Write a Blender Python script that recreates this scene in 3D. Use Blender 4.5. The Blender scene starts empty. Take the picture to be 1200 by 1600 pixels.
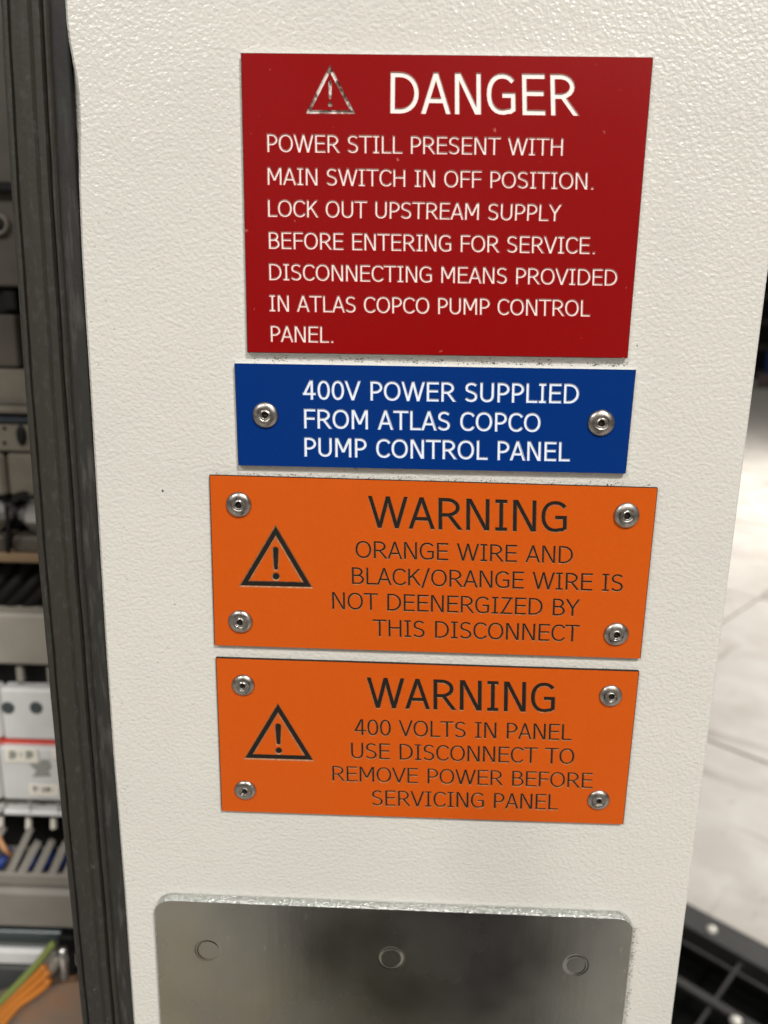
import bpy, math, random
from mathutils import Vector as V, Matrix
from mathutils.geometry import delaunay_2d_cdt
R = math.radians
random.seed(7)
sc = bpy.context.scene
col = sc.collection

# ------------------------------------------------------------------ camera
# camera 1.3 m above the floor, 0.2 m in front of the door, looking slightly down (metres)
CAM = V((0.0, 0.0, 1.3))
PIT, YAW, ROL, FPX = 0.23113775, 0.01755699, 0.02019681, 1200.0
_right = V((math.cos(YAW), math.sin(YAW), 0))
FWD = V((-math.sin(YAW)*math.cos(PIT), math.cos(YAW)*math.cos(PIT), -math.sin(PIT)))
_up = _right.cross(FWD)
RT = _right*math.cos(ROL) + _up*math.sin(ROL)
UP = -_right*math.sin(ROL) + _up*math.cos(ROL)
cam_d = bpy.data.cameras.new('camera'); cam = bpy.data.objects.new('camera', cam_d); col.objects.link(cam)
m = Matrix.Identity(4)
for i in range(3):
    m[i][0], m[i][1], m[i][2], m[i][3] = RT[i], UP[i], -FWD[i], CAM[i]
cam.matrix_world = m
cam_d.sensor_fit = 'VERTICAL'; cam_d.sensor_height = 36; cam_d.lens = 36*FPX/1600
cam_d.clip_start = 0.01; cam_d.clip_end = 200
cam_d.dof.use_dof = True; cam_d.dof.focus_distance = 0.203; cam_d.dof.aperture_fstop = 12.5
sc.camera = cam
sc.render.resolution_x, sc.render.resolution_y = 768, 1024

# ------------------------------------------------------------------ room light
W = bpy.data.worlds.new('World'); sc.world = W; W.use_nodes = True
nt = W.node_tree; bg = nt.nodes['Background']
tc = nt.nodes.new('ShaderNodeTexCoord'); sx = nt.nodes.new('ShaderNodeSeparateXYZ')
cr = nt.nodes.new('ShaderNodeValToRGB'); mr = nt.nodes.new('ShaderNodeMapRange')
mr.inputs[1].default_value = -1; mr.inputs[2].default_value = 1
nt.links.new(tc.outputs['Generated'], sx.inputs[0]); nt.links.new(sx.outputs['Z'], mr.inputs[0])
nt.links.new(mr.outputs[0], cr.inputs[0]); nt.links.new(cr.outputs[0], bg.inputs[0])
e = cr.color_ramp.elements
e[0].position = 0.15; e[0].color = (0.30, 0.285, 0.26, 1)
e[1].position = 0.85; e[1].color = (0.60, 0.585, 0.54, 1)
bg.inputs[1].default_value = 0.30
def area(name, loc, target, sx_, sy_, watts, color):
    d = bpy.data.lights.new(name, 'AREA'); d.shape = 'RECTANGLE'; d.size = sx_; d.size_y = sy_
    d.energy = watts; d.color = color
    o = bpy.data.objects.new(name, d); col.objects.link(o); o.location = loc
    o.rotation_euler = (V(target)-V(loc)).to_track_quat('-Z', 'Y').to_euler()
    return o
area('ceiling_and_fill_lamp', (1.05, -2.0, 3.75), (0, 0.2, 1.2), 0.50, 0.28, 98, (1.0, 0.965, 0.915))
area('ceiling_and_fill_lamp', (-1.7, -2.2, 3.5), (0, 0.2, 1.1), 1.2, 0.4, 52, (1.0, 0.965, 0.915))  # unseen fill lamp, added to brighten the left side
area('ceiling_and_fill_lamp', (2.45, -4.2, 3.6), (0, 0.2, 1.3), 0.25, 0.25, 30, (1.0, 0.97, 0.91))
area('ceiling_and_fill_lamp', (4.5, 6.0, 3.2), (3.0, 6.0, 0), 4.0, 4.0, 360, (1.0, 0.965, 0.92))
sc.view_settings.view_transform = 'Standard'; sc.view_settings.look = 'None'
sc.view_settings.exposure = 0.09; sc.view_settings.gamma = 1.0

# ------------------------------------------------------------------ measuring helpers
def pt(px, py, Y):
    """point of the vertical plane y = Y under the photo's pixel (px, py)"""
    d = FWD*FPX + RT*(px-600) + UP*(800-py)
    return CAM + d*(Y/d.y)
def flr(px, py, Z=0.0):
    d = FWD*FPX + RT*(px-600) + UP*(800-py)
    return CAM + d*((Z-CAM.z)/d.z)

# ------------------------------------------------------------------ materials
def mat(name, color, rough=0.5, metal=0.0, bump=None, var=None, spec=0.5, coat=0.0, rvar=None):
    """bump = [(scale, strength, distance)], var = [(scale, colour2, lo, hi, stretch)]"""
    M = bpy.data.materials.new(name); M.use_nodes = True
    n = M.node_tree.nodes; L = M.node_tree.links; b = n['Principled BSDF']
    b.inputs['Base Color'].default_value = (*color, 1); b.inputs['Roughness'].default_value = rough
    b.inputs['Metallic'].default_value = metal; b.inputs['Specular IOR Level'].default_value = spec
    b.inputs['Coat Weight'].default_value = coat
    t = n.new('ShaderNodeTexCoord')
    def noise(scale, detail=3, stretch=None, kind='noise', off=0.0):
        mp = n.new('ShaderNodeMapping'); L.new(t.outputs['Object'], mp.inputs[0])
        if stretch: mp.inputs['Scale'].default_value = stretch[:3]
        if stretch and len(stretch) > 3: mp.inputs['Rotation'].default_value = (0, R(stretch[3]), 0)
        mp.inputs['Location'].default_value = (off, off*1.7, off*.6)
        q = n.new('ShaderNodeTexNoise'); q.inputs['Scale'].default_value = scale; q.inputs['Detail'].default_value = detail
        L.new(mp.outputs[0], q.inputs['Vector']); return q.outputs['Fac']
    last = None
    for i, v in enumerate(var or []):
        scale, c2, lo, hi = v[:4]; st = v[4] if len(v) > 4 else None
        f = noise(scale, 4, st, off=i*3.1+1)
        rg = n.new('ShaderNodeMapRange'); rg.inputs[1].default_value = lo; rg.inputs[2].default_value = hi
        L.new(f, rg.inputs[0])
        mx = n.new('ShaderNodeMix'); mx.data_type = 'RGBA'
        L.new(rg.outputs[0], mx.inputs['Factor'])
        if last is None: mx.inputs['A'].default_value = (*color, 1)
        else: L.new(last, mx.inputs['A'])
        mx.inputs['B'].default_value = (*c2, 1); last = mx.outputs['Result']
    if last is not None: L.new(last, b.inputs['Base Color'])
    if rvar:
        f = noise(rvar[0], 4, rvar[3] if len(rvar) > 3 else None, off=9.3)
        rg = n.new('ShaderNodeMapRange'); rg.inputs[1].default_value = .35; rg.inputs[2].default_value = .65
        rg.inputs[3].default_value = rvar[1]; rg.inputs[4].default_value = rvar[2]
        L.new(f, rg.inputs[0]); L.new(rg.outputs[0], b.inputs['Roughness'])
    prev = None
    for i, v in enumerate(bump or []):
        scale, strength, dist = v[:3]
        bp = n.new('ShaderNodeBump'); bp.inputs['Strength'].default_value = strength; bp.inputs['Distance'].default_value = dist
        L.new(noise(scale, v[4] if len(v) > 4 else 2, v[3] if len(v) > 3 else None, off=i*2.3), bp.inputs['Height'])
        if prev is not None: L.new(prev, bp.inputs['Normal'])
        prev = bp.outputs[0]
    if prev is not None: L.new(prev, b.inputs['Normal'])
    return M

M_door = mat('door_powder_coat', (0.655, 0.645, 0.60), 0.24, 0, spec=.38,
             bump=[(880, 0.75, 0.00034, (1, 1, 1.25, 20), 1.2), (2200, 0.4, 0.00008), (30, 0.3, 0.0016)],
             var=[(16, (0.625, 0.615, 0.575), .45, .7), (900, (0.625, 0.615, 0.57), .5, .75), (420, (0.10, 0.09, 0.07), .765, .80)])
M_rubber = mat('gasket_rubber', (0.022, 0.0215, 0.021), 0.6, 0, spec=0.28,
               bump=[(900, 0.4, 0.0002), (60, 0.4, 0.0012, (1, 1, .25))],
               var=[(26, (0.036, 0.032, 0.025), .42, .7, (1, 1, .12)), (700, (0.048, 0.047, 0.045), .54, .74, (1, 1, .5)),
                    (500, (0.12, 0.12, 0.115), .70, .77, (1, 1, .35, 30))])
M_rubber_streak = mat('gasket_rubber_wiped', (0.026, 0.025, 0.022), 0.6, 0, spec=0.3, bump=[(900, 0.3, 0.0002)],
               var=[(700, (0.060, 0.058, 0.054), .50, .70, (1, 1, .14, 24)), (40, (0.018, 0.018, 0.0175), .5, .7)])
M_red = mat('red_laminate', (0.255, 0.002, 0.0022), 0.45, 0, spec=.14, bump=[(2600, .12, .00004)],
            var=[(1300, (0.235, 0.005, 0.007), .45, .75), (420, (0.45, 0.10, 0.08), .735, .77)], rvar=(20, .33, .42))
M_blue = mat('blue_laminate', (0.0005, 0.028, 0.175), 0.45, 0, spec=.12, bump=[(2600, .12, .00004)],
             var=[(1300, (0.001, 0.031, 0.185), .45, .75), (400, (0.10, 0.16, 0.32), .74, .78)], rvar=(20, .33, .42))
M_orange = mat('orange_laminate', (0.575, 0.092, 0.006), 0.47, 0, spec=.16, bump=[(2600, .15, .00005)],
               var=[(1300, (0.56, 0.085, 0.003), .45, .75), (90, (0.66, 0.16, 0.04), .70, .78, (1, 1, .10, 35))], rvar=(20, .38, .48))
M_white_core = mat('white_core', (0.88, 0.86, 0.83), 0.5, bump=[(1800, .3, .00008)])
M_blue_white = mat('white_core_cool', (0.84, 0.87, 0.92), 0.5, bump=[(1800, .3, .00008)])
M_pink = mat('cut_slope_red', (0.60, 0.27, 0.25), 0.55)
M_ice = mat('cut_slope_blue', (0.36, 0.44, 0.62), 0.55)
M_black_core = mat('black_core', (0.013, 0.011, 0.009), 0.6, spec=.2, bump=[(1800, .3, .00006)],
                   var=[(700, (0.022, 0.018, 0.013), .5, .8)])
M_tan = mat('cut_slope_orange', (0.30, 0.12, 0.045), 0.5, bump=[(2500, .4, .00006)], var=[(900, (0.46, 0.22, 0.10), .45, .7)])
M_grime = mat('grimy_engraving', (0.30, 0.22, 0.19), 0.4, 0.15, bump=[(1500, .6, .0001)],
              var=[(900, (0.10, 0.05, 0.04), .50, .58), (420, (0.74, 0.68, 0.65), .47, .54), (1500, (0.45, 0.34, 0.30), .60, .68)])
M_steel = mat('rivet_steel', (0.39, 0.37, 0.345), 0.38, 1.0, bump=[(1500, .35, .00008), (400, .3, .0002)],
              var=[(700, (0.30, 0.28, 0.26), .5, .75), (260, (0.62, 0.58, 0.50), .6, .75)], rvar=(600, .26, .46))
M_hole = mat('dark_mandrel', (0.030, 0.022, 0.016), 0.55, 0.6, bump=[(1500, .6, .0002)])
M_plate = mat('zinc_plate', (0.36, 0.37, 0.36), 0.16, 1.0,
              bump=[(1400, .12, .00006), (12, .25, .003), (300, .04, .0002, (1, 1, .06, 35)), (420, .04, .0002, (1, 1, .05, -50))],
              var=[(9, (0.30, 0.29, 0.235), .44, .62), (14, (0.25, 0.25, 0.245), .5, .7), (700, (0.46, 0.45, 0.42), .68, .78, (1, 1, .3, 35))],
              rvar=(30, .20, .30))
M_plate_edge = mat('zinc_cut_edge', (0.66, 0.68, 0.66), 0.33, 1.0, bump=[(1500, 1.0, .0008), (500, .3, .0003)],
                   var=[(700, (0.50, 0.53, 0.51), .5, .65)])
M_plastic_black = mat('black_plastic', (0.026, 0.025, 0.023), 0.55, spec=.3, bump=[(90, .3, .001)], var=[(25, (0.040, 0.037, 0.033), .45, .7)])
M_tile = mat('floor_tile', (0.64, 0.60, 0.545), 0.28, bump=[(4, .15, .01)],
             var=[(2.6, (0.56, 0.50, 0.44), .48, .66), (7, (0.71, 0.68, 0.63), .5, .7), (30, (0.45, 0.41, 0.36), .64, .76), (9, (0.42, 0.36, 0.31), .62, .72, (1, .12, 1)), (13, (0.46, 0.40, 0.35), .63, .72, (.14, 1, 1))], rvar=(5, .38, .55))
M_grout = mat('grout', (0.30, 0.265, 0.21), 0.85, var=[(20, (0.20, 0.17, 0.13), .4, .7)])
M_beige = mat('terminal_beige', (0.13, 0.115, 0.09), 0.5, var=[(60, (0.10, 0.088, 0.07), .4, .7)])
M_brown = mat('relay_shaded_brown', (0.060, 0.050, 0.039), 0.5, var=[(50, (0.042, 0.035, 0.028), .4, .7)])  # shade on the relays is put into this dark brown
M_ltgrey = mat('breaker_grey', (0.60, 0.60, 0.60), 0.45, var=[(50, (0.54, 0.54, 0.54), .4, .7)])
M_duct = mat('duct_grey', (0.265, 0.245, 0.21), 0.5, var=[(40, (0.225, 0.21, 0.18), .4, .7)])
M_duct_lo = mat('lower_duct_grey', (0.20, 0.185, 0.16), 0.5, var=[(40, (0.175, 0.16, 0.14), .4, .7)])
M_dark = mat('dark_plastic', (0.006, 0.006, 0.006), 0.6, spec=.2)
M_dkblue = mat('dark_blue_rail', (0.018, 0.024, 0.032), 0.4)
M_teal = mat('teal_grey_dark', (0.055, 0.072, 0.074), 0.35, 0.3)
M_slate = mat('slate_panel', (0.055, 0.058, 0.058), 0.5)
M_silver = mat('silver_metal', (0.62, 0.61, 0.60), 0.28, 0.9)
M_redline = mat('red_stripe', (0.55, 0.045, 0.02), 0.45)
M_label = mat('label_white', (0.74, 0.71, 0.63), 0.5)
M_ink = mat('label_ink', (0.10, 0.095, 0.08), 0.6)
M_mark = mat('grey_green_mark', (0.26, 0.27, 0.24), 0.6)
M_tanlip = mat('tan_lip', (0.16, 0.105, 0.055), 0.5)
M_wgrey = mat('grey_wire', (0.25, 0.235, 0.21), 0.45)
M_wblue = mat('blue_wire', (0.015, 0.045, 0.22), 0.4)
M_wgreen = mat('green_wire', (0.20, 0.25, 0.06), 0.4)
M_worange = mat('orange_wire', (0.60, 0.20, 0.02), 0.4)
M_wpeach = mat('peach_wire', (0.55, 0.28, 0.13), 0.5)
M_wblack = mat('black_wire', (0.008, 0.007, 0.006), 0.6, spec=.2)
M_mauve = mat('brown_grey_cover', (0.20, 0.155, 0.12), 0.45, var=[(14, (0.30, 0.13, 0.05), .5, .72), (30, (0.16, 0.13, 0.105), .5, .7)])  # orange patches imitate the wires' reflection on the cover
M_bluedrum = mat('blue_plastic', (0.01, 0.05, 0.22), 0.4)
M_pinkgrey = mat('pinkish_grey_plastic', (0.20, 0.15, 0.14), 0.6)

# ------------------------------------------------------------------ object helpers
def link(name, me, parent=None):
    o = bpy.data.objects.new(name, me); col.objects.link(o)
    if parent: o.parent = parent
    return o
def empty(name, loc, label, cat, group=None):
    o = bpy.data.objects.new(name, None); col.objects.link(o); o.location = loc; o.empty_display_size = .02
    o['label'] = label; o['category'] = cat
    if group: o['group'] = group
    return o
def mesh(name, vs, fs, mats, parent=None, org=(0, 0, 0), mi=None, smooth=False):
    """vertices in world metres, stored relative to org"""
    me = bpy.data.meshes.new(name); og = V(org)
    me.from_pydata([V(v)-og for v in vs], [], fs)
    for x in (mats if isinstance(mats, (list, tuple)) else [mats]): me.materials.append(x)
    if mi: me.polygons.foreach_set('material_index', mi)
    if smooth: me.polygons.foreach_set('use_smooth', [True]*len(fs))
    me.update(); o = link(name, me, parent)
    if parent is None: o.location = og
    return o
class MB:
    def __init__(s): s.v = []; s.f = []
    def add(s, v, f):
        k = len(s.v); s.v += [V(a) for a in v]; s.f += [tuple(i+k for i in a) for a in f]; return s
    def box(s, x0, x1, y0, y1, z0, z1, b=0.0):
        if x0 > x1: x0, x1 = x1, x0
        if y0 > y1: y0, y1 = y1, y0
        if z0 > z1: z0, z1 = z1, z0
        b = min(b, (x1-x0)*.45, (y1-y0)*.45, (z1-z0)*.45)
        if b <= 0:
            v = [(x, y, z) for x in (x0, x1) for y in (y0, y1) for z in (z0, z1)]
            return s.add(v, [(0, 1, 3, 2), (4, 6, 7, 5), (0, 4, 5, 1), (2, 3, 7, 6), (0, 2, 6, 4), (1, 5, 7, 3)])
        # chamfered box: 24 vertices
        v = []; idx = {}
        for ix, x in enumerate((x0, x1)):
            for iy, y in enumerate((y0, y1)):
                for iz, z in enumerate((z0, z1)):
                    dx, dy, dz = (b if ix == 0 else -b), (b if iy == 0 else -b), (b if iz == 0 else -b)
                    for a, q in (('x', (x, y+dy, z+dz)), ('y', (x+dx, y, z+dz)), ('z', (x+dx, y+dy, z))):
                        idx[(ix, iy, iz, a)] = len(v); v.append(q)
        I = lambda ix, iy, iz, a: idx[(ix, iy, iz, a)]
        f = []
        for k in (0, 1):
            f.append([I(k, 0, 0, 'x'), I(k, 1, 0, 'x'), I(k, 1, 1, 'x'), I(k, 0, 1, 'x')])
            f.append([I(0, k, 0, 'y'), I(1, k, 0, 'y'), I(1, k, 1, 'y'), I(0, k, 1, 'y')])
            f.append([I(0, 0, k, 'z'), I(1, 0, k, 'z'), I(1, 1, k, 'z'), I(0, 1, k, 'z')])
        for i in (0, 1):
            for j in (0, 1):
                f.append([I(i, j, 0, 'x'), I(i, j, 1, 'x'), I(i, j, 1, 'y'), I(i, j, 0, 'y')])
                f.append([I(i, 0, j, 'x'), I(i, 1, j, 'x'), I(i, 1, j, 'z'), I(i, 0, j, 'z')])
                f.append([I(0, i, j, 'y'), I(1, i, j, 'y'), I(1, i, j, 'z'), I(0, i, j, 'z')])
                for k in (0, 1): f.append([I(i, j, k, 'x'), I(i, j, k, 'y'), I(i, j, k, 'z')])
        cc = V(((x0+x1)/2, (y0+y1)/2, (z0+z1)/2)); g = []
        for q in f:
            a, bb, c = V(v[q[0]]), V(v[q[1]]), V(v[q[2]])
            nn = (bb-a).cross(c-a)
            g.append(q if nn.dot(a-cc) > 0 else q[::-1])
        return s.add(v, g)
    def lathe(s, c, axis_y, prof, n=28, jit=0.0, closed_end=True):
        """profile (r, h): h toward -y (the viewer); c = centre on the surface"""
        c = V(c); v = []; f = []
        for r, h in prof:
            for k in range(n):
                a = 2*math.pi*k/n
                rr = r*(1+random.uniform(-jit, jit))
                v.append(c+V((rr*math.cos(a), -h, rr*math.sin(a))))
        for i in range(len(prof)-1):
            for k in range(n):
                k2 = (k+1) % n
                f.append((i*n+k, i*n+k2, (i+1)*n+k2, (i+1)*n+k))
        if closed_end: f.append(tuple((len(prof)-1)*n+k for k in range(n)))
        return s.add(v, f)
    def tube(s, pts, r, n=10):
        pts = [V(p) for p in pts]; rs = r if isinstance(r, (list, tuple)) else [r]*len(pts)
        v = []; f = []; pn = None
        for i, p in enumerate(pts):
            t = (pts[min(i+1, len(pts)-1)]-pts[max(i-1, 0)]).normalized()
            if pn is None: pn = t.orthogonal().normalized()
            pn = (pn-t*pn.dot(t)).normalized(); bn = t.cross(pn)
            for k in range(n):
                a = 2*math.pi*k/n; v.append(p+(pn*math.cos(a)+bn*math.sin(a))*rs[i])
        for i in range(len(pts)-1):
            for k in range(n):
                k2 = (k+1) % n; f.append((i*n+k, i*n+k2, (i+1)*n+k2, (i+1)*n+k))
        f.append(tuple(range(n))[::-1]); f.append(tuple((len(pts)-1)*n+k for k in range(n)))
        return s.add(v, f)
    def build(s, name, mt, parent=None, org=(0, 0, 0), smooth=False):
        return mesh(name, s.v, s.f, mt, parent, org, smooth=smooth)
def smooth_path(pts, n=8):
    pts = [V(p) for p in pts]; P = [pts[0]]+pts+[pts[-1]]; out = []
    for i in range(1, len(P)-2):
        for k in range(n):
            t = k/n; a, b, c, d = P[i-1], P[i], P[i+1], P[i+2]
            out.append(.5*((2*b)+(c-a)*t+(2*a-5*b+4*c-d)*t*t+(3*b-a-3*c+d)*t**3))
    out.append(pts[-1]); return out

# ================================================================== THE DOOR
YD = 0.2016                                   # front face of the door
GX = -0.0815                                  # straight edge between door and gasket
door = empty('cabinet_door', (0, YD+.01, .85), 'cream textured metal cabinet door carrying the four warning signs, black seal down its left edge', 'cabinet door')
D0 = door.location.copy()
def tab(z, T):
    T = sorted(T)
    if z <= T[0][0]: return T[0][1]
    for (a, x0_), (b, x1_) in zip(T, T[1:]):
        if z <= b: return x0_+(x1_-x0_)*(z-a)/(b-a)
    return T[-1][1]
# measured right edge and width of the seal along its height (height, metres)
SEAL_R = [(1.3743, -.0811), (1.3607, -.0815), (1.3466, -.0817), (1.332, -.0818), (1.309, -.08195), (1.285, -.0820), (1.232, -.0823), (1.177, -.0821), (1.129, -.0816), (1.081, -.0815)]
SEAL_W = [(1.374, .0156), (1.332, .0163), (1.285, .0168), (1.231, .0170), (1.177, .0171), (1.128, .0170), (1.08, .0165)]
edge_px = [(90, -130), (97, -60), (103, 0), (104.5, 30), (108.5, 62), (114, 92), (119.5, 120), (123.2, 150), (124.6, 180), (125, 215), (124.8, 255), (124.5, 290),
           (126, 330), (129, 400), (135, 500), (141.5, 600), (147.5, 700), (153.5, 800), (159.5, 900), (167, 1020), (178, 1180), (196, 1400), (210, 1600), (222, 1760)]
left = []
for a, b in edge_px:
    p = pt(a, b, YD); left.append((p.x, p.z))
left = [(left[0][0], 1.9)]+left+[(GX+.0008, .14)]
vs, fs = [], []
RX = 0.0909
arc = [(0, 0), (.5, .05), (.87, .3), (1.0, .75), (1.0, 14)]     # right edge: rolled fold, in mm
xs_in = [.0, .35, .7, 1.0]
for x, z in left:
    gx = tab(z, SEAL_R)
    row = [V((gx-.004, YD+.0060, z)), V((gx-.0006, YD+.0046, z)), V((x-.0004, YD+.0007, z)), V((x+.0003, YD, z)), V((x+.02, YD, z)), V((RX-.02, YD, z))]
    row += [V((RX-.0012+a*.0012, YD+b*.0012, z)) for a, b in arc]
    vs += row
nr = len(row)
for i in range(len(left)-1):
    for k in range(nr-1): fs.append((i*nr+k, (i+1)*nr+k, (i+1)*nr+k+1, i*nr+k+1))
mesh('door_sheet', vs, fs, M_door, door, D0, smooth=False)

# gasket: an extruded rubber profile, (x, depth) in mm from its right edge
prof = [(-16.6, 12), (-16.6, 2.0), (-16.2, 1.2), (-15.4, .9), (-14.7, 1.2), (-14.5, 2.8), (-14.2, 2.8), (-14.0, 1.0), (-13.4, .3), (-11, -.1), (-9.0, .0), (-8.6, .5),
        (-8.3, .9), (-6.6, 1.0), (-6.35, 1.6), (-6.2, 3.4), (-5.7, 3.4), (-5.5, 1.0), (-5.1, .45), (-4.6, .45), (-4.2, .9), (-4.0, 1.7), (-2.0, 1.9), (-.5, 2.1), (-.1, 2.4), (0.0, 2.8), (0, 12)]
zt, zb = 1.88, .16
vs, fs, mi = [], [], []
N = 400
for i in range(N+1):
    z = zt+(zb-zt)*i/N
    wx = .00010*math.sin(z*38)+.00005*math.sin(z*140+1)
    gx = tab(z, SEAL_R); gw = tab(z, SEAL_W)/.0166
    for x, d in prof:
        jj = .00003*math.sin(z*300+x*2)+random.uniform(-.00003, .00003)
        vs.append((gx+x*.001*gw+wx*(1 if -15 < x < -.2 else .5)+jj, .2006+d*.001+jj, z))
n = len(prof)
for i in range(N):
    for k in range(n-1):
        fs.append((i*n+k, (i+1)*n+k, (i+1)*n+k+1, i*n+k+1)); mi.append(1 if k >= 21 else 0)
g = mesh('gasket', vs, fs, [M_rubber, M_rubber_streak], door, D0, mi=mi, smooth=False)

# ================================================================== STROKE LETTERING
def arcpts(cx, cy, rx, ry, a0, a1, n=10, e=2.15):
    out = []
    for i in range(n+1):
        a = R(a0+(a1-a0)*i/n); c, s = math.cos(a), math.sin(a)
        out.append((cx+rx*math.copysign(abs(c)**(2/e), c), cy+ry*math.copysign(abs(s)**(2/e), s)))
    return out
def ell(): return [arcpts(.5, .5, .5, .5, -4, 184, 13), arcpts(.5, .5, .5, .5, 176, 364, 13)]
def bowl(y0, y1, xs, xr=1.0):
    return [(0, y1), (xs, y1)]+arcpts(xs, (y0+y1)/2, xr-xs, (y1-y0)/2, 80, -80, 8, 2.0)+[(xs, y0), (0, y0)]
# glyph: advance, left bearing, right bearing, strokes; kinds: s = square ends, b = butt ends, d = slanted with level cuts
GL = {
 'A': (.600, .01, .01, [('d', (0, 0), (.5, 1)), ('d', (1, 0), (.5, 1)), ('b', [(.16, .30), (.84, .30)])]),
 'B': (.589, .08, .035, [('s', [(0, 0), (0, 1)]), ('b', bowl(.53, 1, .42, .88)), ('b', bowl(0, .53, .48, 1))]),
 'C': (.601, .045, .03, [('b', arcpts(.58, .5, .58, .5, 38, 322, 18, 2.2))]),
 'D': (.678, .08, .045, [('s', [(0, 0), (0, 1)]), ('b', [(0, 1), (.30, 1)]+arcpts(.30, .5, .70, .5, 80, -80, 12, 2.1)+[(.30, 0), (0, 0)])]),
 'E': (.561, .08, .04, [('s', [(0, 0), (0, 1)]), ('e', [(0, 1), (1, 1)]), ('e', [(0, .53), (.93, .53)]), ('e', [(0, 0), (1, 0)])]),
 'F': (.521, .08, .02, [('s', [(0, 0), (0, 1)]), ('e', [(0, 1), (1, 1)]), ('e', [(0, .51), (.93, .51)])]),
 'G': (.667, .045, .065, [('b', arcpts(.56, .5, .56, .5, 42, 290, 16, 2.2)+[(.88, .03), (1, .09)]), ('s', [(1, .10), (1, .47)]), ('b', [(.56, .47), (1, .47)])]),
 'H': (.675, .08, .08, [('s', [(0, 0), (0, 1)]), ('s', [(1, 0), (1, 1)]), ('b', [(0, .53), (1, .53)])]),
 'I': (.373, .06, .06, [('s', [(.5, 0), (.5, 1)]), ('s', [(0, 1), (1, 1)]), ('s', [(0, 0), (1, 0)])]),
 'K': (.588, .08, .0, [('s', [(0, 0), (0, 1)]), ('q', (.05, .44), (.90, 1)), ('q', (.30, .60), (.98, 0))]),
 'L': (.498, .08, .01, [('s', [(0, 0), (0, 1)]), ('e', [(0, 0), (1, 0)])]),
 'M': (.771, .08, .08, [('s', [(0, 0), (0, 1)]), ('s', [(1, 0), (1, 1)]), ('q', (.03, 1), (.5, .26)), ('q', (.97, 1), (.5, .26))]),
 'N': (.667, .08, .08, [('s', [(0, 0), (0, 1)]), ('s', [(1, 0), (1, 1)]), ('q', (.05, 1), (.95, 0))]),
 'O': (.708, .045, .045, [('b', a) for a in ell()]),
 'P': (.551, .08, .03, [('s', [(0, 0), (0, 1)]), ('b', bowl(.42, 1, .38, 1))]),
 'R': (.621, .08, .0, [('s', [(0, 0), (0, 1)]), ('b', bowl(.46, 1, .34, .84)), ('q', (.36, .50), (.97, 0))]),
 'S': (.557, .045, .045, [('b', 'S')]),
 'T': (.584, .01, .01, [('s', [(.5, 0), (.5, 1)]), ('s', [(0, 1), (1, 1)])]),
 'U': (.656, .075, .075, [('s', [(0, 1)]+arcpts(.5, .34, .5, .34, 180, 360, 12, 2.2)+[(1, 1)])]),
 'V': (.597, .0, .0, [('d', (0, 1), (.5, 0)), ('d', (1, 1), (.5, 0))]),
 'W': (.902, .01, .01, [('d', (0, 1), (.26, 0)), ('d', (.5, 1), (.26, 0)), ('d', (.5, 1), (.74, 0)), ('d', (1, 1), (.74, 0))]),
 'Y': (.576, 0, 0, [('q', (0.02, 1), (.5, .46)), ('q', (.98, 1), (.5, .46)), ('s', [(.5, 0), (.5, .46)])]),
 'Z': (.559, .04, .04, [('e', [(0, 1), (1, 1)]), ('s', [(0, 0), (1, 0)]), ('q', (.97, 1), (.03, 0))]),
 '0': (.546, .045, .045, [('b', a) for a in ell()]),
 '4': (.546, .02, .03, [('q', (.66, 1), (.04, .30)), ('b', [(-.08, .27), (1.05, .27)]), ('s', [(.72, 0), (.72, 1)])]),
 '1': (.546, .12, .09, [('s', [(.5, 0), (.5, 1)]), ('s', [(0, 0), (1, 0)]), ('b', [(.0, .82), (.5, .84)])]),
 '3': (.546, .06, .06, [('b', [(.02, .95), (.4, 1), (.8, .9), (.88, .75), (.75, .58), (.35, .53)]), ('b', [(.35, .53), (.8, .48), (1, .28), (.85, .07), (.45, 0), (0, .06)])]),
 '8': (.546, .06, .06, [('b', a) for a in ell()]+[('b', [(.1, .53), (.9, .53)])]),
 '.': (.303, .10, .09, [('dot', 0)]), '/': (.382, .02, .02, [('d2', (0, -.13), (1, 1.06))]), ' ': (.313, 0, 0, []),
}
S_PTS = [(.95, .90), (.74, .975), (.50, 1), (.25, .96), (.09, .86), (.04, .74), (.10, .62), (.28, .555), (.52, .51), (.80, .44), (.95, .34), (.98, .22), (.89, .09), (.70, .02), (.47, 0), (.22, .03), (.0, .12)]
def ribbon(P, w, sq0, sq1):
    n = len(P); P = [V(p) for p in P]
    P = [p for i, p in enumerate(P) if i == 0 or (p-P[i-1]).length > 1e-6*w+1e-7]; n = len(P)
    d0 = (P[1]-P[0]).normalized(); d1 = (P[-1]-P[-2]).normalized()
    P[0] = P[0]-d0*sq0; P[-1] = P[-1]+d1*sq1
    Lf, Rt = [], []
    for i in range(n):
        if i == 0: t = d0; k = 1
        elif i == n-1: t = d1; k = 1
        else:
            a = (P[i]-P[i-1]).normalized(); b = (P[i+1]-P[i]).normalized(); t = (a+b).normalized()
            k = 1/max(.55, t.dot(a))
        nn = V((-t.y, t.x)); Lf.append(P[i]+nn*w/2*k); Rt.append(P[i]-nn*w/2*k)
    return Rt+Lf[::-1]
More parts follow.
